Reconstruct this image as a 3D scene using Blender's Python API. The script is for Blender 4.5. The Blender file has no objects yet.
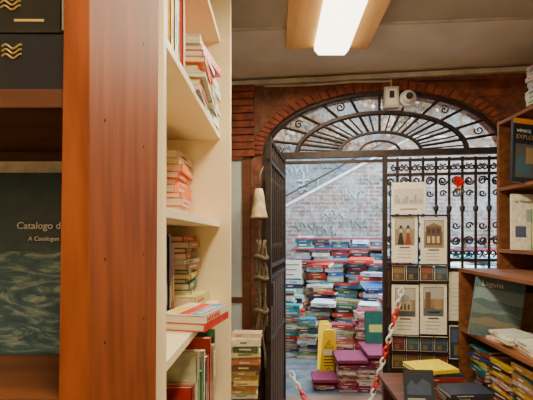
import bpy, math, random
from mathutils import Vector, Matrix, Euler
random.seed(11)
rnd = random.uniform
# ------------------------------------------------------------------ materials
def newmat(name):
    m = bpy.data.materials.new(name); m.use_nodes = True
    nt = m.node_tree; return m, nt, nt.nodes['Principled BSDF']
def mat(name, c1, c2=None, scale=8.0, rough=0.6, stretch=(1,1,1), bump=0.0, metal=0.0, lo=0.35, hi=0.65, detail=5, spec=0.5):
    m, nt, b = newmat(name); N = nt.nodes; L = nt.links
    b.inputs['Roughness'].default_value = rough; b.inputs['Metallic'].default_value = metal; b.inputs['Specular IOR Level'].default_value = spec
    tc = N.new('ShaderNodeTexCoord'); mp = N.new('ShaderNodeMapping'); mp.inputs['Scale'].default_value = stretch
    no = N.new('ShaderNodeTexNoise'); no.inputs['Scale'].default_value = scale; no.inputs['Detail'].default_value = detail
    L.new(tc.outputs['Object'], mp.inputs['Vector']); L.new(mp.outputs['Vector'], no.inputs['Vector'])
    cr = N.new('ShaderNodeValToRGB'); cr.color_ramp.elements[0].position = lo; cr.color_ramp.elements[1].position = hi
    cr.color_ramp.elements[0].color = (*c1, 1); cr.color_ramp.elements[1].color = (*(c2 or [x*0.8 for x in c1]), 1)
    L.new(no.outputs['Fac'], cr.inputs['Fac']); L.new(cr.outputs['Color'], b.inputs['Base Color'])
    if bump:
        bp = N.new('ShaderNodeBump'); bp.inputs['Strength'].default_value = bump; bp.inputs['Distance'].default_value = 0.01
        L.new(no.outputs['Fac'], bp.inputs['Height']); L.new(bp.outputs['Normal'], b.inputs['Normal'])
    return m
def attrmat(name, rough=0.5, noise=0.25, scale=40):
    m, nt, b = newmat(name); N = nt.nodes; L = nt.links
    b.inputs['Roughness'].default_value = rough
    a = N.new('ShaderNodeAttribute'); a.attribute_name = 'Col'
    tc = N.new('ShaderNodeTexCoord'); no = N.new('ShaderNodeTexNoise'); no.inputs['Scale'].default_value = scale
    L.new(tc.outputs['Object'], no.inputs['Vector'])
    mr = N.new('ShaderNodeMapRange'); mr.inputs[1].default_value = 0.3; mr.inputs[2].default_value = 0.7
    mr.inputs[3].default_value = 1 - noise; mr.inputs[4].default_value = 1 + noise*0.4
    L.new(no.outputs['Fac'], mr.inputs[0])
    mx = N.new('ShaderNodeVectorMath'); mx.operation = 'SCALE'
    L.new(a.outputs['Color'], mx.inputs[0]); L.new(mr.outputs[0], mx.inputs['Scale'])
    L.new(mx.outputs[0], b.inputs['Base Color']); return m
def brickmat(name, c1, c2, mortar, patch, plo, phi, scale=1.0, pscale=1.3, dlo=0.5, dhi=1.3, nscale=5.5):
    m, nt, b = newmat(name); N = nt.nodes; L = nt.links
    b.inputs['Roughness'].default_value = 0.9
    tc = N.new('ShaderNodeTexCoord'); s = N.new('ShaderNodeSeparateXYZ'); c = N.new('ShaderNodeCombineXYZ')
    L.new(tc.outputs['Object'], s.inputs[0])
    ad = N.new('ShaderNodeMath'); ad.operation = 'ADD'; L.new(s.outputs[0], ad.inputs[0]); L.new(s.outputs[1], ad.inputs[1])
    L.new(ad.outputs[0], c.inputs[0]); L.new(s.outputs[2], c.inputs[1])
    br = N.new('ShaderNodeTexBrick'); br.inputs['Scale'].default_value = scale
    br.inputs['Brick Width'].default_value = 0.24; br.inputs['Row Height'].default_value = 0.075; br.inputs['Mortar Size'].default_value = 0.010
    br.inputs['Color1'].default_value = (*c1, 1); br.inputs['Color2'].default_value = (*c2, 1); br.inputs['Mortar'].default_value = (*mortar, 1)
    L.new(c.outputs[0], br.inputs['Vector'])
    no = N.new('ShaderNodeTexNoise'); no.inputs['Scale'].default_value = pscale; no.inputs['Detail'].default_value = 8; no.inputs['Roughness'].default_value = 0.7
    L.new(tc.outputs['Object'], no.inputs['Vector'])
    mr = N.new('ShaderNodeMapRange'); mr.inputs[1].default_value = plo; mr.inputs[2].default_value = phi
    L.new(no.outputs['Fac'], mr.inputs[0])
    mx = N.new('ShaderNodeMixRGB'); mx.inputs[2].default_value = (*patch, 1)
    L.new(mr.outputs[0], mx.inputs[0]); L.new(br.outputs['Color'], mx.inputs[1])
    n2 = N.new('ShaderNodeTexNoise'); n2.inputs['Scale'].default_value = nscale; n2.inputs['Detail'].default_value = 10; n2.inputs['Roughness'].default_value = 0.8
    L.new(tc.outputs['Object'], n2.inputs['Vector'])
    m2 = N.new('ShaderNodeMapRange'); m2.inputs[1].default_value = 0.38; m2.inputs[2].default_value = 0.62; m2.inputs[3].default_value = dlo; m2.inputs[4].default_value = dhi
    L.new(n2.outputs['Fac'], m2.inputs[0])
    sc_ = N.new('ShaderNodeVectorMath'); sc_.operation = 'SCALE'; L.new(mx.outputs[0], sc_.inputs[0]); L.new(m2.outputs[0], sc_.inputs['Scale'])
    L.new(sc_.outputs[0], b.inputs['Base Color'])
    bp = N.new('ShaderNodeBump'); bp.inputs['Strength'].default_value = 0.6; bp.inputs['Distance'].default_value = 0.015
    L.new(n2.outputs['Fac'], bp.inputs['Height']); L.new(bp.outputs['Normal'], b.inputs['Normal'])
    return m
def emis(name, col, st):
    m, nt, b = newmat(name)
    b.inputs['Base Color'].default_value = (*col, 1)
    b.inputs['Emission Color'].default_value = (*col, 1); b.inputs['Emission Strength'].default_value = st
    return m
def mottledglass():
    m, nt, b = newmat('mottled_lunette_glass'); N = nt.nodes; L = nt.links
    out = N['Material Output']
    tc = N.new('ShaderNodeTexCoord')
    n1 = N.new('ShaderNodeTexNoise'); n1.inputs['Scale'].default_value = 9; n1.inputs['Detail'].default_value = 8; n1.inputs['Roughness'].default_value = 0.7
    n2 = N.new('ShaderNodeTexNoise'); n2.inputs['Scale'].default_value = 5; n2.inputs['Detail'].default_value = 3
    L.new(tc.outputs['Object'], n1.inputs[0]); L.new(tc.outputs['Object'], n2.inputs[0])
    cr = N.new('ShaderNodeValToRGB'); e = cr.color_ramp.elements
    e[0].position=.38; e[0].color=(0.45,0.22,0.13,1); e[1].position=.62; e[1].color=(0.62,0.58,0.44,1)
    x = e.new(.5); x.color=(0.50,0.36,0.24,1)
    L.new(n2.outputs['Fac'], cr.inputs[0])
    tl = N.new('ShaderNodeBsdfTranslucent'); df = N.new('ShaderNodeBsdfDiffuse'); L.new(cr.outputs[0], tl.inputs[0]); L.new(cr.outputs[0], df.inputs[0])
    m1 = N.new('ShaderNodeMixShader'); m1.inputs[0].default_value = 0.45; L.new(tl.outputs[0], m1.inputs[1]); L.new(df.outputs[0], m1.inputs[2])
    tr = N.new('ShaderNodeBsdfTransparent'); m2 = N.new('ShaderNodeMixShader')
    mr = N.new('ShaderNodeMapRange'); mr.inputs[1].default_value=.40; mr.inputs[2].default_value=.60; mr.inputs[3].default_value=.05; mr.inputs[4].default_value=.75
    L.new(n1.outputs['Fac'], mr.inputs[0]); L.new(mr.outputs[0], m2.inputs[0]); L.new(tr.outputs[0], m2.inputs[1]); L.new(m1.outputs[0], m2.inputs[2])
    L.new(m2.outputs[0], out.inputs['Surface']); return m
M_MGLASS = mottledglass()
M_WOOD = mat('orange_wood', (0.27,0.064,0.011), (0.165,0.036,0.006), 6, 0.6, (5,5,0.6), 0.05, spec=0.2, detail=8)
M_WOODD = mat('brown_wood', (0.15,0.044,0.011), (0.08,0.024,0.007), 6, 0.5, (0.6,4,4), 0.05)
M_WOODR = mat('shelf_wood', (0.24,0.085,0.025), (0.13,0.044,0.014), 5, 0.5, (4,0.5,4), 0.05)
M_CREAM = mat('cream_laminate', (0.90,0.77,0.48), (0.85,0.71,0.42), 3, 0.45)
M_PLASTER = mat('ceiling_plaster', (0.78,0.73,0.64), (0.66,0.61,0.53), 3, 0.9, bump=0.2)
M_CEILB = mat('ceiling_board_paint', (0.45,0.41,0.33), (0.36,0.32,0.25), 2, 0.8)
M_TRIM = mat('trim_paint', (0.55,0.50,0.42), (0.40,0.36,0.29), 9, 0.7)
M_AMBER = mat('amber_varnished_board', (0.74,0.42,0.12), (0.62,0.32,0.08), 4, 0.4, (5,0.4,5))
M_IRON = mat('black_iron', (0.016,0.013,0.012), (0.045,0.024,0.016), 25, 0.5, metal=0.4, bump=0.2)
M_RUST = mat('rusty_iron_sheet', (0.04,0.025,0.018), (0.10,0.042,0.02), 12, 0.7, bump=0.2)
M_FLOOR = mat('floor_terracotta', (0.20,0.10,0.06), (0.12,0.065,0.04), 4, 0.7)
M_STONE = mat('courtyard_stone', (0.16,0.19,0.22), (0.07,0.088,0.105), 5, 0.22, bump=0.2)
M_WALLW = mat('warm_wall_paint', (0.62,0.52,0.38), (0.52,0.42,0.29), 3, 0.9)
M_GATEBR = brickmat('painted_red_brick', (0.25,0.058,0.024), (0.15,0.036,0.017), (0.13,0.05,0.028), (0.17,0.075,0.045), 0.42, 0.62, dlo=0.45, dhi=1.5, nscale=7)
M_VOUS = mat('brick_arch_ring', (0.26,0.06,0.026), (0.11,0.03,0.016), 14, 0.9, bump=0.4)
M_YARD = brickmat('weathered_brick', (0.22,0.125,0.10), (0.125,0.085,0.075), (0.24,0.225,0.21), (0.21,0.205,0.20), 0.45, 0.66, pscale=2.4, dlo=0.45, dhi=1.45, nscale=9)
M_YARDB = brickmat('grey_plaster_wall', (0.23,0.15,0.12), (0.15,0.12,0.11), (0.20,0.20,0.21), (0.15,0.18,0.205), 0.38, 0.60, pscale=1.5, dlo=0.5, dhi=1.4, nscale=9)
M_COVER = attrmat('book_cover', 0.4, 0.25, 30)
M_PAGE = mat('book_pages', (0.80,0.70,0.50), (0.64,0.53,0.36), 120, 0.9, (0.1,0.1,4))
M_PRINT = attrmat('printed_card', 0.5, 0.15, 60)
M_TUBE = emis('fluorescent_diffuser', (1.0,0.88,0.66), 7.0)
M_WHITE = mat('white_plastic', (0.75,0.74,0.70), (0.7,0.69,0.65), 4, 0.35)
M_BLACK = mat('black_plastic', (0.02,0.02,0.022), (0.03,0.03,0.03), 4, 0.3)
M_YEL = mat('yellow_plastic', (0.92,0.62,0.0), (0.88,0.56,0.0), 4, 0.4)
M_MAG = mat('magenta_carpet', (0.20,0.022,0.07), (0.12,0.014,0.045), 60, 0.95, bump=0.4)
M_BURG = mat('burgundy_boards', (0.22,0.014,0.03), (0.12,0.01,0.02), 8, 0.6)
M_TEXT = mat('white_ink', (0.8,0.8,0.77), (0.75,0.75,0.72), 4, 0.6)
M_CHALK = mat('faded_spray_paint', (0.38,0.45,0.47), (0.20,0.25,0.26), 7, 0.9)
M_TEAL = mat('green_spray_paint', (0.09,0.16,0.145), (0.16,0.20,0.19), 9, 0.9)
M_GOLD = mat('gold_foil', (0.8,0.6,0.22), (0.7,0.5,0.16), 4, 0.35, metal=0.6)
M_ROPE = mat('grey_rope', (0.15,0.105,0.06), (0.07,0.05,0.03), 60, 0.9)
M_BONE = mat('aged_ivory', (0.62,0.48,0.28), (0.38,0.28,0.15), 20, 0.6)
M_RED = mat('red_plastic', (0.7,0.02,0.012), (0.6,0.015,0.01), 5, 0.35)
M_LEAF = mat('ivy_leaf', (0.06,0.075,0.025), (0.15,0.08,0.035), 3, 0.7)
M_LEAF2 = mat('dry_ivy_leaf', (0.40,0.17,0.09), (0.42,0.33,0.22), 3, 0.7)
M_HOLE = mat('hole_dark', (0.03,0.012,0.006), (0.03,0.012,0.006), 6, 0.9)
M_PANE = mat('frosted_pane', (0.52,0.58,0.58), (0.42,0.47,0.47), 3, 0.3)
def wavemat():
    m, nt, b = newmat('sea_painting_cover'); N = nt.nodes; L = nt.links
    b.inputs['Roughness'].default_value = 0.35
    tc = N.new('ShaderNodeTexCoord'); mp = N.new('ShaderNodeMapping'); mp.inputs['Scale'].default_value = (7,7,24)
    mp.inputs['Rotation'].default_value = (0,0.35,0)
    w = N.new('ShaderNodeTexNoise'); w.inputs['Scale'].default_value = 1.1; w.inputs['Detail'].default_value = 9; w.inputs['Distortion'].default_value = 2.6; w.inputs['Roughness'].default_value=0.65
    L.new(tc.outputs['Object'], mp.inputs[0]); L.new(mp.outputs[0], w.inputs['Vector'])
    cr = N.new('ShaderNodeValToRGB'); e = cr.color_ramp.elements
    e[0].position = 0.36; e[0].color = (0.012,0.035,0.045,1); e[1].position = 0.68; e[1].color = (0.24,0.27,0.20,1)
    x = cr.color_ramp.elements.new(0.50); x.color = (0.03,0.085,0.10,1)
    L.new(w.outputs['Fac'], cr.inputs[0]); L.new(cr.outputs[0], b.inputs['Base Color']); return m
M_SEA = wavemat()
# ------------------------------------------------------------------ mesh builder
class MB:
    def __init__(s, T=None): s.v=[]; s.f=[]; s.c=[]; s.m=[]; s.mats=[]; s.T=T or Matrix.Identity(4)
    def mi(s, m):
        if m not in s.mats: s.mats.append(m)
        return s.mats.index(m)
    def add(s, vs, fs, m, col=(0.8,0.8,0.8), T=None):
        b = len(s.v); X = s.T @ T if T is not None else s.T
        s.v += [tuple(X @ Vector(p)) for p in vs]
        i = s.mi(m)
        for f in fs: s.f.append(tuple(b+k for k in f)); s.c.append(col); s.m.append(i)
    def box(s, lo, hi, m, col=(0.8,0.8,0.8), T=None):
        x0,y0,z0 = lo; x1,y1,z1 = hi
        s.add([(x0,y0,z0),(x1,y0,z0),(x1,y1,z0),(x0,y1,z0),(x0,y0,z1),(x1,y0,z1),(x1,y1,z1),(x0,y1,z1)],
              [(0,3,2,1),(4,5,6,7),(0,1,5,4),(1,2,6,5),(2,3,7,6),(3,0,4,7)], m, col, T)
    def prism(s, poly, y0, y1, m, col=(.8,.8,.8), T=None):
        n = len(poly)
        s.add([(p[0],y0,p[1]) for p in poly]+[(p[0],y1,p[1]) for p in poly],
              [tuple(range(n)), tuple(range(2*n-1,n-1,-1))]+[(i,i+n,(i+1)%n+n,(i+1)%n) for i in range(n)], m, col, T)
    def tube(s, pts, r, m, col=(.8,.8,.8), n=6, closed=False, T=None, taper=None):
        P = [Vector(p) for p in pts]; k = len(P); vs = []; prev = None
        for i in range(k):
            if closed: t = P[(i+1)%k]-P[i-1]
            else: t = P[min(i+1,k-1)]-P[max(i-1,0)]
            t.normalize()
            if prev is None:
                ref = Vector((0,1,0)) if abs(t.y) < 0.9 else Vector((1,0,0)); a = t.cross(ref).normalized()
            else:
                a = (prev - t*prev.dot(t)).normalized()
            prev = a; b2 = t.cross(a); rr = r*(taper[i] if taper else 1)
            for j in range(n):
                th = 2*math.pi*j/n; vs.append(tuple(P[i]+a*rr*math.cos(th)+b2*rr*math.sin(th)))
        fs = []
        for i in range(k if closed else k-1):
            i2 = (i+1)%k
            for j in range(n): fs.append((i*n+j, i*n+(j+1)%n, i2*n+(j+1)%n, i2*n+j))
        if not closed: fs.append(tuple(range(n-1,-1,-1))); fs.append(tuple((k-1)*n+j for j in range(n)))
        s.add(vs, fs, m, col, T)
    def lathe(s, prof, m, n=16, T=None, col=(.8,.8,.8)):
        vs = []; fs = []
        for (r,z) in prof:
            for j in range(n): vs.append((r*math.cos(2*math.pi*j/n), r*math.sin(2*math.pi*j/n), z))
        for i in range(len(prof)-1):
            for j in range(n): fs.append((i*n+j,i*n+(j+1)%n,(i+1)*n+(j+1)%n,(i+1)*n+j))
        s.add(vs, fs, m, col, T)
    def book(s, T, h, w, t, col, label=True, hard=0.003):
        c = hard
        s.box((0,0,0),(h,w,c),M_COVER,col,T); s.box((0,0,t-c),(h,w,t),M_COVER,col,T)
        s.box((0,-0.001,0.0),(h,c,t),M_COVER,col,T)
        s.box((0.004,c,c),(h-0.004,w-0.004,t-c),M_PAGE,(.8,.8,.8),T)
        if label and t > 0.015:
            lum = sum(col)/3
            lc = random.choice([(0.6,0.55,0.42),(0.7,0.5,0.15),(0.6,0.6,0.6)] if lum < 0.35 else [(0.6,0.05,0.02),(0.05,0.06,0.12),(0.1,0.1,0.1),(0.05,0.2,0.3)])
            a = rnd(0.12,0.3)*h; b = a+rnd(0.2,0.5)*h
            s.box((a,-0.002,t*0.38),(b,-0.0005,t*0.62),M_COVER,lc,T)
    def make(s, name, parent=None, smooth=False, bevel=0):
        me = bpy.data.meshes.new(name); me.from_pydata(s.v, [], s.f)
        for m in s.mats: me.materials.append(m)
        me.polygons.foreach_set('material_index', s.m)
        ca = me.color_attributes.new('Col','FLOAT_COLOR','CORNER')
        k = 0
        for p, c in zip(me.polygons, s.c):
            for _ in p.loop_indices: ca.data[k].color = (c[0],c[1],c[2],1); k += 1
            p.use_smooth = smooth
        me.update()
        o = bpy.data.objects.new(name, me); bpy.context.scene.collection.objects.link(o)
        if bevel:
            b = o.modifiers.new('bevel','BEVEL'); b.width = bevel; b.segments = 2; b.limit_method = 'ANGLE'
        if parent: o.parent = parent
        return o
def text(name, body, size, T, m, parent=None, ext=0.0006, align='LEFT'):
    cu = bpy.data.curves.new(name,'FONT'); cu.body = body; cu.size = size; cu.extrude = ext; cu.align_x = align
    cu.materials.append(m)
    o = bpy.data.objects.new(name, cu); bpy.context.scene.collection.objects.link(o)
    if parent: o.parent = parent
    o.matrix_world = T; return o
def TR(x,y,z,rx=0,ry=0,rz=0):
    return Matrix.Translation((x,y,z)) @ Euler((math.radians(rx),math.radians(ry),math.radians(rz)),'XYZ').to_matrix().to_4x4()
BASIS = lambda ex,ey,ez,o: Matrix(((ex[0],ey[0],ez[0],o[0]),(ex[1],ey[1],ez[1],o[1]),(ex[2],ey[2],ez[2],o[2]),(0,0,0,1)))
PAL = [(0.62,0.55,0.42),(0.5,0.02,0.012),(0.01,0.04,0.2),(0.01,0.2,0.24),(0.65,0.6,0.5),(0.12,0.015,0.02),(0.03,0.14,0.04),(0.6,0.32,0.02),
       (0.02,0.02,0.025),(0.15,0.38,0.5),(0.45,0.12,0.03),(0.7,0.62,0.42),(0.03,0.06,0.2),(0.55,0.04,0.02),(0.03,0.03,0.03)]
YPAL = [(0.42,0.47,0.50),(0.26,0.31,0.36),(0.015,0.17,0.23),(0.012,0.06,0.18),(0.30,0.012,0.018),(0.48,0.44,0.36),(0.015,0.19,0.20),(0.34,0.16,0.13),
        (0.04,0.05,0.08),(0.54,0.58,0.62),(0.10,0.21,0.32),(0.38,0.03,0.016),(0.03,0.02,0.04),(0.28,0.20,0.10),(0.50,0.54,0.58),(0.08,0.10,0.14),(0.02,0.12,0.24),(0.03,0.12,0.07)]
def hstack(mb, x, y, z0, z1, face='ny', L=(0.2,0.27), W=(0.14,0.18), Tt=(0.015,0.045), pal=PAL, jit=6, joff=0.012, base0=0):
    z = z0
    while z < z1:
        t = rnd(*Tt); h = rnd(*L); w = rnd(*W); a = rnd(-jit,jit)
        base = {'ny':0,'px':90,'nx':-90}[face]+base0
        T = Matrix.Translation((x+rnd(-joff,joff),y+rnd(-joff,joff),z)) @ Matrix.Rotation(math.radians(base+a),4,'Z') @ Matrix.Translation((-h/2,0,0))
        c = random.choice(pal); c = tuple(min(1,v*rnd(0.75,1.2)) for v in c)
        mb.book(T,h,w,t,c); z += t+0.0005
    return z
def vrow(mb, a0, a1, front, z, face='px', H=(0.18,0.26), W=(0.13,0.17), Tt=(0.012,0.04), pal=PAL, lean=0):
    a = a0
    while True:
        t = rnd(*Tt); h = rnd(*H); w = rnd(*W)
        if a+t > a1: break
        if face == 'px': T = BASIS((0,0,1),(-1,0,0),(0,1,0),(front-rnd(0,0.02),a,z)); 
        elif face == 'nx': T = BASIS((0,0,1),(1,0,0),(0,-1,0),(front+rnd(0,0.02),a+t,z))
        else: T = BASIS((0,0,1),(0,1,0),(1,0,0),(a,front+rnd(0,0.02),z))
        if lean: T = T @ Matrix.Rotation(math.radians(lean),4,'Y')
        c = random.choice(pal); c = tuple(min(1,v*rnd(0.75,1.2)) for v in c)
        mb.book(T,h,w,t,c); a += t+0.001
# ------------------------------------------------------------------ camera
cam = bpy.data.cameras.new('camera'); camo = bpy.data.objects.new('camera', cam); bpy.context.scene.collection.objects.link(camo)
camo.location = (0,0,1.5); camo.rotation_euler = (math.radians(90),0,0)
cam.sensor_width = 36; cam.lens = 27.0; cam.shift_x = -0.0178; cam.shift_y = 0.0694; cam.clip_start = 0.02
bpy.context.scene.camera = camo
ANG = -7.3
GW = Matrix.Translation((-0.4,3.7,0)) @ Matrix.Rotation(math.radians(ANG),4,'Z')
# ------------------------------------------------------------------ room shell
b = MB(); b.box((-1.3,-1.0,-0.1),(2.3,3.78,0),M_FLOOR); b.make('floor')
b = MB(); b.box((-1.3,-1.0,0),(-1.2,3.9,3.0),M_WALLW); b.make('wall_left')
b = MB(); b.box((2.17,-1.0,0),(2.27,3.40,3.0),M_WALLW); b.make('wall_right')
b = MB(); b.box((-1.3,-1.1,0),(2.3,-1.0,3.0),M_WALLW); b.make('wall_rear')
b = MB(); b.box((-1.3,-1.1,2.95),(2.3,3.95,3.05),M_PLASTER); b.make('ceiling')
b = MB(Matrix.Translation((0,2.72,0)) @ Matrix.Rotation(math.radians(-4.5),4,'Z'))
b.box((-1.18,-3.4,2.925),(2.15,0,2.949),M_CEILB); b.box((-1.18,-0.012,2.915),(2.15,0.012,2.949),M_TRIM)
b.make('ceiling_board')
UC, HW, ZB, AH = 1.33, 1.055, 2.25, 0.54
arch = lambda a,k=1.0,kz=None: (UC-math.cos(a)*HW*k, ZB+math.sin(a)*AH*(kz if kz else k))
b = MB(GW)
n = 40; pts = [arch(math.pi*i/n) for i in range(n+1)]
for i in range(n):
    p, q = pts[i], pts[i+1]
    b.prism([(p[0],p[1]),(q[0],q[1]),(q[0],2.95),(p[0],2.95)],0,0.22,M_GATEBR)
b.box((-0.9,0,0),(UC-HW,0.22,2.95),M_GATEBR); b.box((UC+HW,0,0),(2.62,0.22,2.95),M_GATEBR)
b.make('wall_back')
b = MB(GW)   # lunette glazing, tan noise mottling over a partly clear pane
b.add([(p[0],0.10,p[1]) for p in pts],[tuple(range(n+1))],M_MGLASS); b.make('window_2')
b = MB(GW)
n = 44
for i in range(n):
    a0 = math.pi*(i+0.06)/n; a1 = math.pi*(i+0.94)/n
    P = [arch(a0,1.0),arch(a1,1.0),arch(a1,1.085,1.15),arch(a0,1.085,1.15)]
    b.prism(P,-0.025-rnd(0,0.01),0.0,M_VOUS)
b.make('trim_1',bevel=0.004)
b = MB(GW)
b.box((-0.9,-0.05,2.885),(2.6,0,2.925),M_TRIM)
for i in range(10):
    z = 2.235+i*0.066; b.box((0.0+rnd(0,0.01),-0.05-rnd(0,0.01),z),(0.2+rnd(0,0.01),0,z+0.058),M_VOUS)
b.make('trim_2',bevel=0.004)
b = MB(GW)
b.box((-0.15,-0.03,0.0),(0.10,0,2.23),M_PANE); b.box((0.10,-0.05,0.0),(0.17,0,2.25),M_WOODD)
b.box((-0.15,-0.045,0.9),(0.10,-0.03,0.95),M_WOODD); b.box((-0.20,-0.05,0),(-0.15,0,2.25),M_WOODD)
b.box((-0.2,-0.05,2.2),(0.17,-0.03,2.25),M_WOODD)
b.make('window_1')
# ------------------------------------------------------------------ iron gate
def scroll(mb, cx, cz, r, turns=1.6, start=0, sgn=1, d=0.03, w=0.007):
    P = []
    N_ = int(16*turns)
    for i in range(N_+1):
        t = i/N_; a = start+sgn*t*turns*2*math.pi; rr = r*(1-0.8*t)
        P.append((cx+rr*math.cos(a),d,cz+rr*math.sin(a)))
    mb.tube(P,w,M_IRON,n=5)
g = MB(GW)
ell = lambda k,r,kz=None: g.tube([(arch(math.pi*i/40,k,kz)[0],0.03,arch(math.pi*i/40,k,kz)[1]) for i in range(41)],r,M_IRON)
ell(0.975,0.022); ell(0.70,0.024,0.66); ell(0.34,0.016,0.34); ell(0.17,0.012,0.2)
g.box((UC-HW,0.005,ZB-0.035),(UC+HW,0.055,ZB+0.02),M_IRON)
g.box((UC-HW,0.01,ZB-0.085),(UC+HW,0.04,ZB-0.06),M_IRON)
for i in range(1,12):
    a = math.pi*i/12; p = arch(a,0.34,0.34); q = arch(a,0.97)
    g.tube([(p[0],0.03,p[1]),(q[0],0.03,q[1])],0.013,M_IRON,n=5)
for i in range(12):
    a = math.pi*(i+0.5)/12; p = arch(a,0.86,0.84)
    if i%2==0: scroll(g,p[0],p[1],0.04,1.3,a,1 if i%4 else -1)
    g.tube([(arch(a,0.34,0.34)[0],0.03,arch(a,0.34,0.34)[1]),(arch(a,0.70,0.66)[0],0.03,arch(a,0.70,0.66)[1])],0.008,M_IRON,n=5)
for u in (0.29,0.44,1.375,2.36): g.box((u-0.02,0.0,0),(u+0.02,0.05,ZB),M_IRON)
for zz in (2.05,1.30,1.22,0.06): g.box((1.375,0.012,zz-0.012),(2.36,0.045,zz+0.012),M_IRON)
ub = [1.375+0.985*i/9 for i in range(1,9)]
for u in ub:
    g.tube([(u,0.03,0.05),(u,0.03,2.2)],0.0125,M_IRON,n=6)
    for k_,s_ in ((-1,1),(1,-1)):
        scroll(g,u+k_*0.030,2.11,0.028,1.3,math.pi/2,s_,w=0.008)
        scroll(g,u+k_*0.030,1.36,0.028,1.3,-math.pi/2,-s_,w=0.008)
    g.tube([(u,0.03,1.72),(u,0.03,1.735),(u,0.03,1.765),(u,0.03,1.78)],0.022,M_IRON,n=8,taper=[.5,1,1,.5])
for i in range(9):
    u = 1.43+0.985*i/9; scroll(g,u,1.99,0.038,1.6,0,1 if i%2 else -1,w=0.009); scroll(g,u,1.47,0.038,1.6,math.pi,1 if i%2 else -1,w=0.009)
    scroll(g,u,1.60,0.032,1.2,0,-1 if i%2 else 1,w=0.008); scroll(g,u,1.88,0.030,1.2,0,-1 if i%2 else 1,w=0.008)
g.box((1.38,0.02,0.06),(2.36,0.03,1.22),M_RUST)
for zz in (0.5,0.85): g.box((1.38,0.0,zz),(2.36,0.02,zz+0.03),M_IRON)
gate = g.make('iron_gate')
LT = BASIS((-0.148,-0.99,0),(0.99,-0.148,0),(0,0,1),(0.055,3.60,0))
l = MB(LT)
for x in (0.0,0.80): l.box((x,0,0.03),(x+0.04,0.035,2.2),M_IRON)
for zz in (0.04,0.75,1.20,1.28,2.02,2.17): l.box((0,0.003,zz),(0.84,0.03,zz+0.028),M_IRON)
for i in range(1,8):
    u = 0.04+i*0.1; l.tube([(u,0.016,0.05),(u,0.016,2.18)],0.009,M_IRON)
    for z_ in (2.09,1.42,0.85,1.9): 
        P=[(u+0.03*math.cos(t*.5),0.016,z_+0.03*math.sin(t*.5)) for t in range(11)]; l.tube(P,0.006,M_IRON,n=5)
l.box((0.05,0.014,0.06),(0.79,0.02,1.2),M_RUST)
l.box((0.76,-0.02,1.02),(0.83,0.05,1.18),M_IRON)
l.make('gate_leaf')
# hanging bell with ropes
h = MB(Matrix.Translation((-0.115,2.70,0)))
h.lathe([(0.001,1.83),(0.024,1.825),(0.034,1.79),(0.040,1.74),(0.048,1.68),(0.058,1.64),(0.060,1.628),(0.052,1.628),(0.001,1.67)],M_BONE)
h.tube([(0,0,1.82),(0.005,0,1.92),(0.03,0.10,2.0)],0.006,M_ROPE)
h.tube([(0,0,1.70),(0,0,1.56),(0.01,0,1.4)],0.008,M_ROPE)
for k in range(10):
    x = rnd(-0.015,0.045); y = rnd(-0.02,0.02); pts_=[]
    for i in range(16):
        z = 1.48-i*0.05*(0.6+k*0.06); pts_.append((x+0.012*math.sin(i*0.8+k),y+0.008*math.cos(i*.9+k),z))
    h.tube(pts_,0.008,M_ROPE,n=5)
for z in (1.36,1.22,1.0):
    h.tube([(0.015+0.042*math.cos(t*math.pi/6),0.025*math.sin(t*math.pi/6),z+0.012*math.sin(t)) for t in range(12)],0.014,M_ROPE,closed=True)
h.make('hanging_bell',smooth=True)
# ------------------------------------------------------------------ ceiling lights
def fixture(name, x0,x1,y0,y1,zt=2.924):
    e = bpy.data.objects.new(name,None); bpy.context.scene.collection.objects.link(e)
    p = MB(); p.box((x0,y0,zt-0.03),(x1,y1,zt),M_AMBER); p.make('backing_board',e,bevel=0.004)
    cx = (x0+x1)/2+0.03; w = 0.125
    d = MB(); prof = [(cx-w,zt-0.03),(cx-w,zt-0.06),(cx-w*0.75,zt-0.095),(cx+w*0.75,zt-0.095),(cx+w,zt-0.06),(cx+w,zt-0.03)]
    d.prism(prof,y0+0.05,y1-0.05,M_TUBE); d.make('diffuser',e)
    c = MB(); c.prism(prof,y0+0.03,y0+0.05,M_WHITE); c.prism(prof,y1-0.05,y1-0.03,M_WHITE); c.make('end_caps',e)
    return cx
cx = fixture('ceiling_light',0.07,0.68,1.65,2.97)
cx2 = fixture('ceiling_light',-0.1,0.5,-0.8,0.5)
def area(name, loc, sx, sy, pw, col, rot=(0,0,0)):
    ld = bpy.data.lights.new(name,'AREA'); ld.shape='RECTANGLE'; ld.size=sx; ld.size_y=sy; ld.energy=pw; ld.color=col
    o = bpy.data.objects.new(name,ld); bpy.context.scene.collection.objects.link(o); o.location=loc; o.rotation_euler=rot; return o
area('lamp_light',(cx,2.3,2.82),0.24,1.2,60,(1.0,0.86,0.61))
area('lamp_light',(cx2,-0.15,2.82),0.24,1.2,66,(1.0,0.84,0.58))
# ------------------------------------------------------------------ wooden bookcase
b = MB()
XO, XI = -0.308, -0.346
def plank(mb):
    vs=[]; 
    for z,xi,yf in ((0,XI-0.03,1.0),(2.91,XI+0.01,1.07)):
        vs += [(xi,0.66,z),(XO,0.66,z),(XO,yf,z),(xi,yf,z)]
    mb.add(vs,[(0,3,2,1),(4,5,6,7),(0,1,5,4),(1,2,6,5),(2,3,7,6),(3,0,4,7)],M_WOOD)
plank(b)
for z in (2.25,1.95,1.71,1.46,1.31): 
    for y in (0.72,0.93): b.tube([(XO-0.002,y,z),(XO+0.0008,y,z)],0.0035,M_HOLE,n=10)
b.box((-1.18,0.66,0),(-1.14,1.04,2.91),M_WOODD)
for z0,z1 in ((1.715,1.746),(1.205,1.233),(0.70,0.73),(0.05,0.08),(2.3,2.33),(2.87,2.91)):
    b.box((-1.14,0.665,z0),(XI,1.03,z1),M_WOODD)
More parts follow.
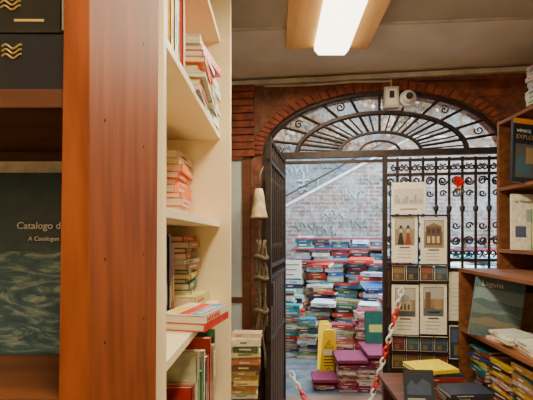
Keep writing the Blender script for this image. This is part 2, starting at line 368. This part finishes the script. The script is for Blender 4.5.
b.box((-1.14,1.02,0.0),(XI,1.038,2.91),M_WOODD)
b.make('bookcase',bevel=0.0015)
e = bpy.data.objects.new('art_catalogue_book',None); bpy.context.scene.collection.objects.link(e)
c = MB(TR(0,0.905,1.234,-8)); c.box((-0.70,0.0,0.0),(-0.452,0.003,0.425),M_SEA); c.box((-0.70,0.003,0.002),(-0.454,0.024,0.423),M_PAGE)
c.box((-0.70,0.024,0.0),(-0.452,0.027,0.425),M_SEA); c.box((-0.70,-0.0008,0.235),(-0.452,0.0,0.425),M_COVER,(0.03,0.065,0.078)); c.make('cover',e)
text('title','Catalogo della mostra',0.0235,TR(-0.610,0.899,1.234,-8) @ TR(0,0,0.288,90),M_TEXT,e)
text('subtitle','A Catalogue of the Sea',0.0145,TR(-0.580,0.899,1.234,-8) @ TR(0,0,0.260,90),M_TEXT,e)
c = MB(TR(0,0.972,1.234,-3)); c.box((-0.80,0,0),(-0.40,0.02,0.455),M_COVER,(0.78,0.70,0.52)); c.make('large_paperback')
v = MB()
v.box((-0.80,0.675,1.747),(-0.352,0.95,1.752),M_COVER,(0.012,0.014,0.022)); v.box((-0.80,0.675,1.838),(-0.352,0.95,1.843),M_COVER,(0.012,0.014,0.022))
v.box((-0.80,0.675,1.752),(-0.355,0.68,1.838),M_COVER,(0.008,0.009,0.014)); v.box((-0.80,0.69,1.752),(-0.36,0.94,1.838),M_PAGE)
v.box((-0.80,0.672,1.844),(-0.360,0.95,1.849),M_COVER,(0.014,0.014,0.010)); v.box((-0.80,0.672,1.93),(-0.36,0.95,1.935),M_COVER,(0.014,0.014,0.010))
v.box((-0.80,0.672,1.849),(-0.363,0.677,1.93),M_COVER,(0.010,0.011,0.008)); v.box((-0.80,0.69,1.849),(-0.367,0.94,1.93),M_PAGE)
v.box((-0.80,0.674,1.936),(-0.38,0.94,2.02),M_COVER,(0.02,0.02,0.014))
for zz,y in ((1.815,0.6735),(1.895,0.6705)):
    for k in range(3):
        P=[(-0.462+t*0.0022,y,zz+0.006-k*0.008+0.0035*math.sin(t*0.55)) for t in range(16)]; v.tube(P,0.0016,M_GOLD,n=4)
v.box((-0.44,0.6712,1.862),(-0.39,0.672,1.866),M_GOLD)
v.make('boxed_volumes')
m = MB(); vrow(m,-1.1,-0.39,0.70,0.731,'ny',H=(0.2,0.28)); m.make('row_of_books')
# ------------------------------------------------------------------ cream bookcase
b = MB()
FX = -0.308; BX = -0.72
b.box((BX,2.20,0),(-0.25,2.235,2.91),M_CREAM)
b.box((BX,1.10,0),(FX,1.125,2.91),M_CREAM)
b.box((BX-0.015,1.10,0),(BX,2.235,2.91),M_CREAM)
SH = [0.10,0.60,1.15,1.585,2.065,2.60]
for z in SH: b.box((BX,1.125,z-0.03),(FX,2.20,z),M_CREAM)
b.make('bookcase',bevel=0.002)
m = MB()
hstack(m,FX+0.01,1.98,2.066,2.28,'px',L=(0.24,0.3),pal=[(0.75,0.7,0.6),(0.7,0.62,0.45),(0.6,0.03,0.015),(0.78,0.74,0.66)],jit=4)
hstack(m,FX+0.015,1.68,2.066,2.26,'px',L=(0.24,0.28),pal=[(0.62,0.03,0.015),(0.75,0.7,0.6),(0.7,0.2,0.04),(0.75,0.7,0.6)],jit=4)
vrow(m,1.16,1.50,FX-0.01,2.066,'px',H=(0.2,0.28),Tt=(0.02,0.045),pal=[(0.75,0.5,0.02),(0.72,0.66,0.48),(0.6,0.03,0.015),(0.75,0.55,0.1)])
T=Matrix.Translation((FX+0.01,1.82,2.295)) @ Matrix.Rotation(math.radians(82),4,'Z'); m.book(T@Matrix.Translation((-0.15,0,0)),0.32,0.22,0.035,(0.62,0.02,0.01),False)
m.make('stack_of_books')
m = MB()
OP=[(0.78,0.14,0.03),(0.8,0.25,0.10),(0.8,0.42,0.25),(0.72,0.08,0.02)]
hstack(m,-0.46,2.03,1.586,1.88,'px',L=(0.26,0.3),W=(0.18,0.2),Tt=(0.025,0.04),pal=OP,jit=3)
hstack(m,-0.50,1.70,1.586,1.80,'px',L=(0.24,0.28),pal=OP,jit=3)
m.make('stack_of_books')
m = MB()
hstack(m,-0.43,2.05,1.151,1.50,'px',L=(0.22,0.27),W=(0.18,0.22),Tt=(0.015,0.04),jit=10,pal=[(0.7,0.62,0.42),(0.04,0.035,0.04),(0.03,0.12,0.08),(0.5,0.04,0.015),(0.72,0.6,0.35),(0.4,0.25,0.05),(0.3,0.12,0.04)])
hstack(m,-0.36,1.97,1.151,1.215,'px',L=(0.2,0.24),jit=25,pal=[(0.7,0.5,0.15),(0.55,0.35,0.15),(0.4,0.05,0.03)])
vrow(m,1.14,1.80,-0.44,1.151,'px',H=(0.30,0.36),Tt=(0.02,0.04),pal=[(0.04,0.03,0.03),(0.30,0.02,0.012),(0.08,0.06,0.05)])
m.make('row_of_books')
e = bpy.data.objects.new('travel_guide_book',None); bpy.context.scene.collection.objects.link(e)
T = TR(-0.325,1.60,1.151,0,0,78)
k = MB(T @ Matrix.Translation((-0.12,-0.09,0))); k.book(Matrix.Identity(4),0.27,0.18,0.03,(0.62,0.03,0.015),False)
k.book(Matrix.Translation((0.0,0.0,0.031)),0.26,0.175,0.03,(0.78,0.72,0.55),False)
k.box((0.01,0.01,0.061),(0.25,0.06,0.0615),M_COVER,(0.05,0.25,0.5)); k.box((0.01,0.065,0.061),(0.25,0.11,0.0615),M_COVER,(0.75,0.06,0.02)); k.box((0.03,0.12,0.061),(0.16,0.16,0.0615),M_COVER,(0.85,0.6,0.02))
k.make('cover',e)
text('title','AVANA',0.05,T @ TR(-0.10,-0.075,0.0625,0,0,0),M_TEXT,e)
text('spine_title','HAVANA',0.034,T @ TR(-0.10,-0.0925,0.034,90,0,0),M_RED,e)
m = MB()
vrow(m,1.14,1.55,FX-0.01,0.601,'px',H=(0.26,0.36),Tt=(0.02,0.05))
vrow(m,1.56,2.18,FX-0.01,0.601,'px',H=(0.3,0.42),Tt=(0.02,0.055),pal=[(0.7,0.6,0.38),(0.03,0.22,0.06),(0.02,0.1,0.3),(0.75,0.70,0.55),(0.02,0.02,0.025),(0.62,0.45,0.2),(0.5,0.03,0.02),(0.01,0.15,0.18)])
vrow(m,1.14,2.18,FX-0.01,0.101,'px',H=(0.3,0.42),Tt=(0.02,0.055))
m.make('row_of_books')
m = MB(); hstack(m,-0.2,2.56,0.0,0.86,'ny',L=(0.15,0.19),W=(0.10,0.12),jit=5,pal=[(0.7,0.6,0.4),(0.75,0.6,0.2),(0.4,0.2,0.05),(0.7,0.62,0.48),(0.12,0.08,0.04)]); m.make('stack_of_books')
# ------------------------------------------------------------------ cards on the gate
def card(mb, u0,u1,z0,z1,d,kind):
    mb.box((u0,d-0.004,z0),(u1,d,z1),M_PRINT,(0.88,0.83,0.70))
    w = u1-u0; hh = z1-z0
    def r(a,b_,c_,e_,col,o=0.0055): mb.box((u0+a*w,d-o,z0+c_*hh),(u0+b_*w,d-0.004,z0+e_*hh),M_PRINT,col)
    if kind.startswith('cal'):
        r(.12,.88,.36,.94,(0.30,0.22,0.13)); r(.15,.85,.70,.92,(0.46,0.46,0.40),.006)
        if kind=='cal1':
            for x,cc in ((.22,(0.03,0.02,0.02)),(.50,(0.26,0.05,0.03))):
                mb.prism([(u0+x*w,z0+.38*hh),(u0+(x+.26)*w,z0+.38*hh),(u0+(x+.17)*w,z0+.64*hh),(u0+(x+.09)*w,z0+.64*hh)],d-.0066,d-.005,M_PRINT,cc)
                r(x+.08,x+.18,.63,.71,(0.6,0.45,0.3),.0068); r(x+.02,x+.24,.71,.73,(0.04,0.03,0.03),.007); r(x+.08,x+.18,.73,.78,(0.04,0.03,0.03),.007)
        elif kind=='cal2':
            r(.20,.80,.42,.80,(0.14,0.08,0.05),.0062)
            mb.prism([(u0+.18*w,z0+.80*hh),(u0+.82*w,z0+.80*hh),(u0+.5*w,z0+.88*hh)],d-.0064,d-.005,M_PRINT,(0.24,0.14,0.08))
            for q in range(3):
                r(.25+q*.18,.36+q*.18,.46,.60,(0.62,0.52,0.34),.0066); r(.25+q*.18,.36+q*.18,.66,.76,(0.04,0.04,0.05),.0066)
        elif kind=='cal3':
            r(.15,.85,.37,.52,(0.10,0.15,0.16),.0062); r(.20,.40,.5,.84,(0.20,0.11,0.07),.0066); r(.55,.80,.5,.70,(0.42,0.28,0.15),.0066)
            mb.prism([(u0+.25*w,z0+.45*hh),(u0+.35*w,z0+.42*hh),(u0+.7*w,z0+.42*hh),(u0+.8*w,z0+.46*hh)],d-.0068,d-.005,M_PRINT,(0.02,0.02,0.02))
        else:
            C=[(u0+(.5+.2*math.cos(math.pi*t/10))*w,z0+(.66+.14*math.sin(math.pi*t/10))*hh) for t in range(11)]
            mb.prism(C,d-.0066,d-.005,M_PRINT,(0.30,0.31,0.28)); r(.27,.73,.48,.66,(0.48,0.40,0.28),.0064); r(.15,.85,.37,.47,(0.08,0.10,0.11),.0066)
            for q in range(3): r(.32+q*.14,.38+q*.14,.50,.61,(0.08,0.05,0.03),.0068)
        for q in range(3): r(.2,.8-rnd(0,.15),.10+q*.07,.115+q*.07,(0.4,0.35,0.28))
        r(.3,.7,.30,.33,(0.10,0.08,0.06))
    elif kind == 'etch':
        r(.06,.94,.28,.8,(0.66,0.62,0.52))
        for q in range(14): 
            x=.08+q*.06; r(x,x+.045,.33,.38+rnd(0,.28),(rnd(.25,.45),)*3,.006)
        r(.25,.75,.12,.17,(0.3,0.27,0.22))
    elif kind == 'photo':
        c = random.choice([(0.04,0.06,0.10),(0.13,0.05,0.03),(0.05,0.09,0.11),(0.13,0.08,0.03),(0.03,0.03,0.04),(0.14,0.03,0.03)])
        r(.03,.97,.03,.97,c); r(.1,.9,.5,.88,tuple(min(1,v*2.0) for v in c),.006); r(.2,.55,.12,.42,(0.22,0.14,0.06),.006)
    else:
        for q in range(8): r(.15,.85-rnd(0,.3),.12+q*.09,.135+q*.09,(0.6,0.57,0.5))
b = MB(GW)
for (u0,u1,z0,z1,k_) in ((1.42,1.70,1.70,1.97,'etch'),(1.42,1.635,1.28,1.69,'cal1'),(1.66,1.875,1.26,1.67,'cal2'),(1.42,1.645,0.66,1.09,'cal4'),(1.655,1.875,0.67,1.10,'cal3')):
    card(b,u0,u1,z0,z1,-0.065,k_)
for u in (1.41,1.645,1.882): b.tube([(u,-0.05,0.2),(u,-0.05,1.98 if u<1.88 else 1.72)],0.006,M_IRON)
for z_ in (1.69,1.27,0.65,1.12,0.36,0.51): 
    b.tube([(1.405,-0.085,z_-0.004),(1.89,-0.085,z_-0.004)],0.005,M_IRON); b.box((1.405,-0.085,z_-0.012),(1.89,-0.02,z_-0.007),M_IRON)
for row_,z_ in ((0,1.125),(1,0.52),(2,0.37)):
    for q in range(4): card(b,1.425+q*0.117,1.53+q*0.117,z_,z_+(0.13),-0.06,'photo')
for u in (1.45,1.6,1.75,1.86): b.tube([(u,-0.0,1.0),(u,-0.05,1.0)],0.005,M_IRON)
b.make('postcard_rack')
b = MB(GW); card(b,1.905,2.11,0.78,1.20,-0.012,'txt'); card(b,1.91,2.1,0.45,0.74,-0.012,'photo'); b.make('notice_sheet')
f = MB(GW @ Matrix.Translation((1.98,-0.02,1.97)))
for i in range(16):
    a = i*2.4; rr = 0.015+0.002*i
    f.add([(0,0,0),(rr*math.cos(a-.5),-0.03,rr*math.sin(a-.5)),(1.3*rr*math.cos(a),-0.02,1.3*rr*math.sin(a)),(rr*math.cos(a+.5),-0.03,rr*math.sin(a+.5))],[(0,1,2,3)],M_RED)
f.tube([(0,0,0),(0.01,0.0,-0.06),(0.03,0.02,-0.14)],0.004,M_LEAF)
for s_ in (-1,1): f.add([(0.01,0,-0.06),(0.03*s_+.01,-.01,-0.05),(0.06*s_,-.01,-0.09),(0.02*s_+.01,-.005,-.09)],[(0,1,2,3)],M_LEAF)
f.make('red_flower')
# ------------------------------------------------------------------ security camera
sc = MB(GW)
sc.box((1.36,-0.07,2.62),(1.48,-0.001,2.80),M_TRIM); sc.box((1.375,-0.075,2.64),(1.465,-0.07,2.78),M_PLASTER)
sc.box((1.40,-0.078,2.70),(1.44,-0.075,2.76),M_BLACK)
Rx = Matrix.Translation((1.56,-0.001,2.70)) @ Matrix.Rotation(math.radians(90),4,'X')
sc.lathe([(0.072,0),(0.072,0.04),(0.066,0.055),(0.055,0.06)],M_WHITE,n=24,T=Rx)
sc.lathe([(0.055,0.055),(0.052,0.075),(0.04,0.098),(0.022,0.11),(0.001,0.113)],M_WHITE,n=24,T=Rx)
sc.lathe([(0.03,0.085),(0.03,0.112),(0.022,0.118),(0.001,0.118)],M_BLACK,n=16,T=Rx)
sc.tube([(1.42,-0.03,2.8),(1.42,-0.03,2.88)],0.008,M_TRIM)
sc.tube([(0.3,-0.03,2.87),(0.7,-0.03,2.86),(1.1,-0.03,2.87),(1.42,-0.03,2.86)],0.009,M_TRIM)
sc.tube([(1.54,-0.02,2.75),(1.54,-0.02,2.86),(2.2,-0.02,2.84)],0.006,M_BLACK)
sc.make('security_camera')
# ------------------------------------------------------------------ right bookcases
b = MB()
for z in (2.45,1.905,1.40): b.box((1.84,2.0,z-0.028),(2.15,3.30,z),M_WOODR)
b.box((1.84,3.30,1.24),(2.15,3.33,2.46),M_WOODR); b.box((1.84,1.97,1.24),(2.15,2.0,2.46),M_WOODR); b.box((2.15,1.97,0),(2.165,3.33,2.46),M_WOODD)
for z in (1.24,0.755,0.25,0.06): b.box((1.52,2.0,z-0.028),(2.15,3.30,z),M_WOODR)
b.box((1.52,3.30,0),(2.15,3.33,1.24),M_WOODR); b.box((1.52,1.97,0),(2.15,2.0,1.24),M_WOODR)
b.make('bookcase',bevel=0.002)
def faced(name, x0,x1,y,z0,z1,yaw,roll,cov,title,bands,hills=None):
    e = bpy.data.objects.new(name,None); bpy.context.scene.collection.objects.link(e)
    w=x1-x0; h_=z1-z0
    T = Matrix.Translation((x0,y,z0)) @ Matrix.Rotation(math.radians(yaw),4,'Z') @ Matrix.Rotation(math.radians(roll),4,'Y') @ Matrix.Rotation(math.radians(-5),4,'X')
    k=MB(T); k.box((0,0,0),(w,0.003,h_),M_COVER,cov); k.box((0.002,0.003,0.002),(w-0.004,0.022,h_-0.003),M_PAGE); k.box((0,0.022,0),(w,0.025,h_),M_COVER,cov); k.box((-0.002,0,0),(0,0.025,h_),M_COVER,cov)
    for i,(a,c_,d_,e_,col) in enumerate(bands): k.box((a*w,-0.001-i*0.0002,d_*h_),(c_*w,0,e_*h_),M_PRINT,col)
    for i,(base,amp,fr,col) in enumerate(hills or []):
        P=[(0,(base-.12)*h_)]+[(w*t/20,h_*(base+amp*math.sin(fr*t/20+i*2)+amp*.5*math.sin(fr*2.7*t/20+i))) for t in range(21)]+[(w,(base-.12)*h_)]
        P=[P[0],P[-1]]+P[-2:0:-1]
        k.prism(P,-0.0014-i*0.0002,-0.0002,M_PRINT,col)
    k.make('cover',e)
    for (tt,ux,uz,ts,tm) in title: text('title',tt,ts,T @ TR(ux*w,-0.0032,uz*h_,90),tm,e)
    return e
faced('travel_book',1.745,2.00,2.95,1.91,2.40,6,5,(0.02,0.025,0.035),[('VENICE',0.10,0.78,0.034,M_TEXT),('EXPLORER',0.08,0.68,0.045,M_GOLD)],[(0,1,.92,1,(0.8,0.3,0.03)),(.08,.92,.08,.6,(0.10,0.10,0.10)),(.12,.55,.12,.4,(0.06,0.14,0.18)),(.4,.85,.3,.55,(0.35,0.24,0.10))])
faced('art_book',1.83,2.04,3.10,1.404,1.84,-6,2,(0.86,0.81,0.66),[('La Venezia',0.1,0.84,0.032,M_BLACK)],[(.12,.5,.22,.42,(0.08,0.10,0.2)),(.5,.85,.5,.72,(0.4,0.48,0.45))])
faced('art_book',1.99,2.12,2.95,1.404,1.80,-6,2,(0.45,0.30,0.12),[('Arte',0.1,0.84,0.032,M_TEXT)],[(.12,.88,.12,.6,(0.2,0.1,0.04))])
faced('landscape_book',1.455,1.80,3.02,0.77,1.21,-12,9,(0.10,0.17,0.21),[('Laguna',0.12,0.86,0.055,M_TEXT)],[(0,1,.60,.82,(0.22,0.32,0.36))],
      hills=[(.60,.04,5,(0.10,0.16,0.17)),(.50,.04,4,(0.16,0.22,0.20)),(.40,.03,6,(0.09,0.13,0.12)),(.30,.03,5,(0.22,0.20,0.13)),(.19,.02,7,(0.12,0.16,0.16))])
m = MB()
vrow(m,2.4,3.08,1.93,1.401,'nx',H=(0.25,0.4),pal=[(0.75,0.7,0.6),(0.7,0.58,0.4),(0.1,0.2,0.12),(0.6,0.15,0.04)])
vrow(m,2.2,2.94,1.95,1.906,'nx',H=(0.25,0.42))
m.make('row_of_books')
m = MB(); 
vrow(m,2.2,2.93,1.88,0.757,'nx',H=(0.25,0.42),Tt=(0.02,0.05),pal=[(0.75,0.5,0.02),(0.12,0.05,0.03),(0.03,0.08,0.25),(0.65,0.58,0.42),(0.5,0.2,0.03),(0.02,0.2,0.2)])
vrow(m,3.12,3.28,1.85,0.757,'nx',H=(0.25,0.42))
for y in (2.5,2.78): hstack(m,1.56,y,0.757,0.80+rnd(0,0.05),'nx',L=(0.24,0.28),W=(0.2,0.24),pal=[(0.8,0.74,0.6),(0.75,0.7,0.62),(0.4,0.25,0.1)],jit=12)
m.make('row_of_books')
m = MB()
DP=[(0.28,0.13,0.04),(0.04,0.03,0.03),(0.5,0.38,0.18),(0.02,0.05,0.13),(0.30,0.03,0.015),(0.42,0.35,0.24),(0.02,0.02,0.03),(0.01,0.12,0.12),(0.04,0.03,0.03),(0.5,0.32,0.02),(0.06,0.04,0.03)]
for y in (2.2,2.48,2.76,3.04): hstack(m,1.54,y,0.251,0.60+rnd(0,0.07),'nx',L=(0.22,0.26),W=(0.16,0.22),pal=DP,jit=8)
m.make('stack_of_books')
m = MB()
for y in (2.3,2.6,2.9): hstack(m,1.9,y,2.452,2.68+rnd(0,0.12),'nx',L=(0.22,0.28),pal=[(0.75,0.72,0.66),(0.7,0.68,0.62)],jit=4)
m.make('stack_of_books')
b = MB()
b.box((0.80,2.45,0.40),(1.42,3.15,0.43),M_WOODD)
for x in (0.83,1.35):
    for y in (2.48,3.08): b.box((x,y,0),(x+0.045,y+0.045,0.40),M_WOODD)
b.box((0.83,2.48,0.34),(1.39,2.5,0.40),M_WOODD); b.box((0.83,3.1,0.34),(1.39,3.12,0.40),M_WOODD)
b.make('display_table',bevel=0.003)
m = MB()
zc = hstack(m,1.14,2.78,0.431,0.53,'ny',L=(0.28,0.32),W=(0.2,0.24),pal=[(0.02,0.03,0.08),(0.3,0.03,0.02)],jit=4)
m.book(TR(0.99,2.74,zc+0.002,0,0,12),0.30,0.24,0.025,(0.90,0.70,0.0),False)
hstack(m,1.22,2.50,0.431,0.50,'ny',L=(0.26,0.3),W=(0.18,0.2),pal=[(0.02,0.03,0.06),(0.03,0.04,0.05)],jit=4)
m.make('stack_of_books')
m = MB(TR(0.70,2.55,0.434,-15,0,-4))
for q,cc in enumerate(((0.02,0.03,0.05),(0.05,0.02,0.015),(0.02,0.04,0.04))):
    d=q*0.03; m.box((0.12+q*.01,d,0.0),(0.31+q*.01,d+0.012,0.19+q*.01),M_PRINT,cc)
    m.prism([(0.14,0.06),(0.29,0.06),(0.29,0.13),(0.24,0.16),(0.20,0.12),(0.17,0.15),(0.14,0.11)],d-.001,d,M_PRINT,tuple(v*3 for v in cc)); m.box((0.14,d-.001,0.03),(0.25,d,0.04),M_PRINT,(0.4,0.4,0.35))
m.make('small_picture_books')
# ------------------------------------------------------------------ chain
def chain(name, A, B, sag, n):
    mb = MB(); P=[]
    A=Vector(A);B=Vector(B)
    for i in range(n+1):
        t=i/n; P.append(A.lerp(B,t)-Vector((0,0,sag*4*t*(1-t))))
    for i in range(n):
        c=(P[i]+P[i+1])/2; d=(P[i+1]-P[i]); L_=d.length*0.68; d.normalize()
        s_=d.cross(Vector((0,1,0))).normalized(); o_=d.cross(s_)
        if i%2: s_,o_=o_,s_
        ring=[c+d*L_*math.cos(t*math.pi/6)+s_*L_*0.58*math.sin(t*math.pi/6) for t in range(12)]
        mb.tube(ring,0.0085,M_RED if (i//3)%2 else M_WHITE,n=6,closed=True)
    return mb.make(name,smooth=True)
chain('barrier_chain',(1.06,3.37,1.06),(0.72,3.25,0.02),0.05,24)
chain('barrier_chain',(0.13,3.55,0.30),(0.32,3.40,0.02),0.02,8)
# ------------------------------------------------------------------ courtyard
b = MB(); b.box((-1.5,3.78,-0.1),(6.5,9.0,-0.005),M_STONE); b.make('ground_courtyard')
b = MB(); b.box((-1.5,8.0,0),(6.5,8.2,4.9),M_YARDB); b.make('wall_courtyard_end')
b = MB(); b.box((-0.9,4.0,0),(-0.7,8.0,3.6),M_YARDB); b.make('wall_courtyard_left')
b = MB(); b.box((5.3,3.9,0),(5.5,8.0,3.6),M_YARDB); b.make('wall_courtyard_right')
b = MB(); b.prism([(-0.6,0),(5.2,0),(5.2,3.35),(2.6,3.35),(-0.6,1.62)],7.6,7.98,M_YARD)
b.tube([(-0.6,7.6,1.66),(2.6,7.6,3.40),(5.2,7.6,3.40)],0.03,M_TRIM)
b.tube([(-0.6,7.62,1.85),(2.6,7.62,3.60)],0.018,M_IRON); b.make('sloping_brick_wall')
b = MB()
def stroke(P,m_=M_CHALK,r=0.02,y=7.976): b.tube([(x,y,z) for x,z in P],r,m_,n=5)
ox,oz=0.42,2.50
stroke([(ox,oz+.12),(ox+.25,oz+.14)]); stroke([(ox+.02,oz+.02),(ox+.24,oz+.04)]); stroke([(ox+.13,oz+.25),(ox+.13,oz-.05),(ox+.08,oz-.12),(ox+.03,oz-.08),(ox+.12,oz-.03),(ox+.25,oz-.1)])
stroke([(ox+.42,oz+.15),(ox+.42,oz-.02),(ox+.48,oz-.09),(ox+.52,oz-.02)]); stroke([(ox+.66,oz+.14),(ox+.72,oz+.02)])
def tag(cx_,cz_,wd,ht,ph,m_,r,y):
    P=[(cx_+wd*t/16+0.35*ht*math.sin(t*1.9+ph),cz_+ht*math.sin(t*1.25+ph*2)) for t in range(17)]
    stroke(P,m_,r,y)
for (a_,c_,ph) in ((0.15,2.85,0.3),(0.75,2.95,1.4),(1.1,3.2,2.0),(0.2,3.2,2.9),(1.5,3.45,0.8)):
    tag(a_,c_,0.5,0.10,ph,M_TEAL if ph>1 else M_CHALK,0.014,7.982)
for (a_,c_,ph) in ((0.35,1.72,0.4),(0.85,1.95,1.7),(1.35,1.75,2.6),(1.3,2.3,0.9),(1.75,2.1,3.2),(0.7,1.62,2.2),(1.6,2.6,1.1)):
    tag(a_,c_,0.42,0.08,ph,M_CHALK if ph in (1.7,0.9) else M_TEAL,0.012,7.588)
b.make('graffiti')
b = MB()
for i in range(4200):
    x=rnd(-0.9,5.0); z=rnd(3.2,4.85); y=rnd(7.45,7.9)
    dens = 0.5+0.5*math.sin(x*2.1+2.2)+0.35*math.sin(z*5+x*3)
    if dens<0.3 or z<1.9+0.541*(x+0.6): continue
    s_=rnd(0.06,0.13); T=Matrix.Translation((x,y,z)) @ Euler((rnd(0,6),rnd(0,6),rnd(0,6))).to_matrix().to_4x4()
    mm = M_LEAF2 if (math.sin(x*3.1+1+z*2)+rnd(-1,1))>-0.2 else M_LEAF
    b.add([(0,0,0),(s_*.5,0,s_*.4),(0,s_*.1,s_),(-s_*.5,0,s_*.4)],[(0,1,2,3)],mm,T=T)
for i in range(26):
    x=rnd(-0.6,4.8); b.tube([(x,7.7,3.3),(x+rnd(-.2,.2),7.75,3.9),(x+rnd(-.5,.5),7.8,4.8)],0.018,M_ROPE,n=5)
b.make('ivy_hedge')
# ---- book staircase
b = MB()
tiers = [(5.95,1.45),(5.74,1.30),(5.53,1.13),(5.32,0.95),(5.13,0.78),(4.96,0.60),(4.80,0.44),(4.66,0.30)]
left = [0.30,0.24,0.14,0.12,0.12,0.28,0.62,0.80]
def row(i,x):
    y,z = tiers[i]
    k = 0.0 if i<2 else min(1,(i-1)/3)
    dx = x-0.90
    return y-0.25*k*dx, z+0.42*k*dx
for i,(y,zt_) in enumerate(tiers):
    x = left[i]
    while x < (3.6 if i<4 else 2.4):
        xx = min(x,1.5)
        yy,zz = row(i,xx)
        zb = max(0,row(i+1,xx)[1]-0.16) if i+1<len(tiers) else 0
        big = (0.21,0.27) if i<3 else (0.25,0.35)
        z1 = hstack(b,x+0.12,yy+rnd(-.05,.05),zb,zz-0.03+rnd(-0.08,0.06),'ny',L=big,W=(0.17,0.22),Tt=(0.02,0.065),pal=YPAL,jit=18 if i>1 else 6,joff=0.028,base0=-14*min(1,max(0,i-1)/2))
        if i>1 and random.random()<0.55:
            T=Matrix.Translation((x+0.0,yy-0.06,z1+0.002)) @ Matrix.Rotation(math.radians(rnd(-45,25)),4,'Z') @ Matrix.Rotation(math.radians(rnd(4,16)),4,'X')
            b.book(T,rnd(.26,.34),rnd(.18,.24),rnd(.03,.05),random.choice([(0.01,0.18,0.25),(0.5,0.03,0.015),(0.58,0.61,0.64),(0.02,0.08,0.25),(0.58,0.61,0.64)]))
        b.box((x-0.02,yy+0.16,0),(x+0.25,yy+0.30,max(0.02,zz-0.18)),M_BURG)
        x += rnd(0.25,0.31) if i<3 else rnd(0.30,0.38)
    if i < 3:
        b.box((left[i],y-0.03,zt_+0.012),(3.9,y+0.2,zt_+0.035),M_BURG)
for (x,y,zz) in ((0.17,5.02,0.62),(0.12,5.25,0.78),(0.38,4.95,0.48),(0.78,4.66,0.44),(1.05,4.60,0.64),(1.36,4.60,0.80),(1.3,4.42,0.46),(1.62,4.5,0.9)):
    hstack(b,x,y,0,zz,'ny',L=(0.22,0.27),pal=YPAL if x<0.7 or x>1.1 else [(0.42,0.19,0.16),(0.55,0.40,0.36),(0.30,0.02,0.04),(0.55,0.45,0.42)],jit=14,joff=0.02,base0=-6)
b.make('book_staircase')
b = MB(TR(0.96,4.27,0.36,-8,0,0)); b.book(BASIS((0,0,1),(1,0,0),(0,1,0),(0,0,0)),0.34,0.22,0.03,(0.01,0.10,0.075),False)
b.box((0.04,-0.002,0.12),(0.18,0.0,0.2),M_PRINT,(0.4,0.4,0.1)); b.make('green_hardback_book')
b = MB()
for (x0,x1,y0,y1,z0,z1) in ((0.37,0.62,3.90,4.14,0,0.08),(0.60,0.88,3.86,4.20,0,0.28),(0.90,1.30,3.86,4.34,0,0.33)):
    b.box((x0-0.01,y0-0.01,z1),(x1+0.01,y1+0.01,z1+0.03),M_MAG)
    x=x0+0.1
    while x<x1:
        hstack(b,x,y0+0.01,0,z1-0.035,'ny',L=(0.17,0.19),W=(0.16,0.2),Tt=(0.015,0.03),pal=[(0.28,0.03,0.06),(0.4,0.28,0.26),(0.15,0.015,0.045),(0.5,0.4,0.38)],jit=3); x+=0.18
    b.box((x0+0.02,y0+0.05,0),(x1-0.02,y1-0.01,z1),M_MAG)
b.make('carpeted_steps')
e = bpy.data.objects.new('wet_floor_sign',None); bpy.context.scene.collection.objects.link(e)
for nm,sgn in (('front_panel',-1),('back_panel',1)):
    T = Matrix.Translation((0.56,4.40+sgn*0.115,0)) @ Matrix.Rotation(math.radians(sgn*-12),4,'X') @ Matrix.Scale(0.88,4)
    k=MB(T); k.prism([(-0.11,0),(-0.07,0),(-0.06,0.04),(0.06,0.04),(0.07,0),(0.11,0),(0.075,0.58),(0.045,0.62),(-0.045,0.62),(-0.075,0.58)],-0.008,0.008,M_YEL)
    if sgn<0:
        k.tube([(0,-0.01,0.49),(0.05,-0.01,0.39),(-0.05,-0.01,0.39)],0.006,M_BLACK,closed=True)
        k.box((-0.004,-0.012,0.41),(0.004,-0.009,0.455),M_BLACK)
        k.box((-0.065,-0.0095,0.30),(0.065,-0.008,0.36),M_WHITE)
        for q in range(4): k.box((-0.06,-0.011,0.27-q*0.04),(0.06,-0.008,0.282-q*0.04),M_BLACK)
        k.tube([(-0.03,-0.01,0.10),(0.0,-0.01,0.13),(0.03,-0.01,0.09)],0.005,M_BLACK)
    k.make(nm,e,bevel=0.002)
k=MB(); k.box((-0.03+0.56,4.38,0.525),(0.03+0.56,4.42,0.54),M_YEL); k.make('hinge',e)
b=MB(); b.tube([(0.10,4.86,0),(0.10,4.86,1.0)],0.008,M_IRON); b.box((0.07,4.83,1.0),(0.31,4.845,1.22),M_WHITE)
for q in range(3): b.box((0.11,4.826,1.16-q*0.06),(0.28-q*.03,4.83,1.17-q*0.06),M_BLACK)
b.make('information_sign')
# ------------------------------------------------------------------ world
w = bpy.data.worlds.new('world'); bpy.context.scene.world = w; w.use_nodes = True
bg = w.node_tree.nodes['Background']; sky = w.node_tree.nodes.new('ShaderNodeTexSky'); sky.sky_type='HOSEK_WILKIE'; sky.turbidity=6; sky.sun_direction=(0.2,-0.3,0.9)
mx = w.node_tree.nodes.new('ShaderNodeMixRGB'); mx.inputs[0].default_value=0.85; mx.inputs[2].default_value=(0.72,0.89,1.0,1)
w.node_tree.links.new(sky.outputs[0],mx.inputs[1]); w.node_tree.links.new(mx.outputs[0],bg.inputs[0]); bg.inputs[1].default_value=13.5
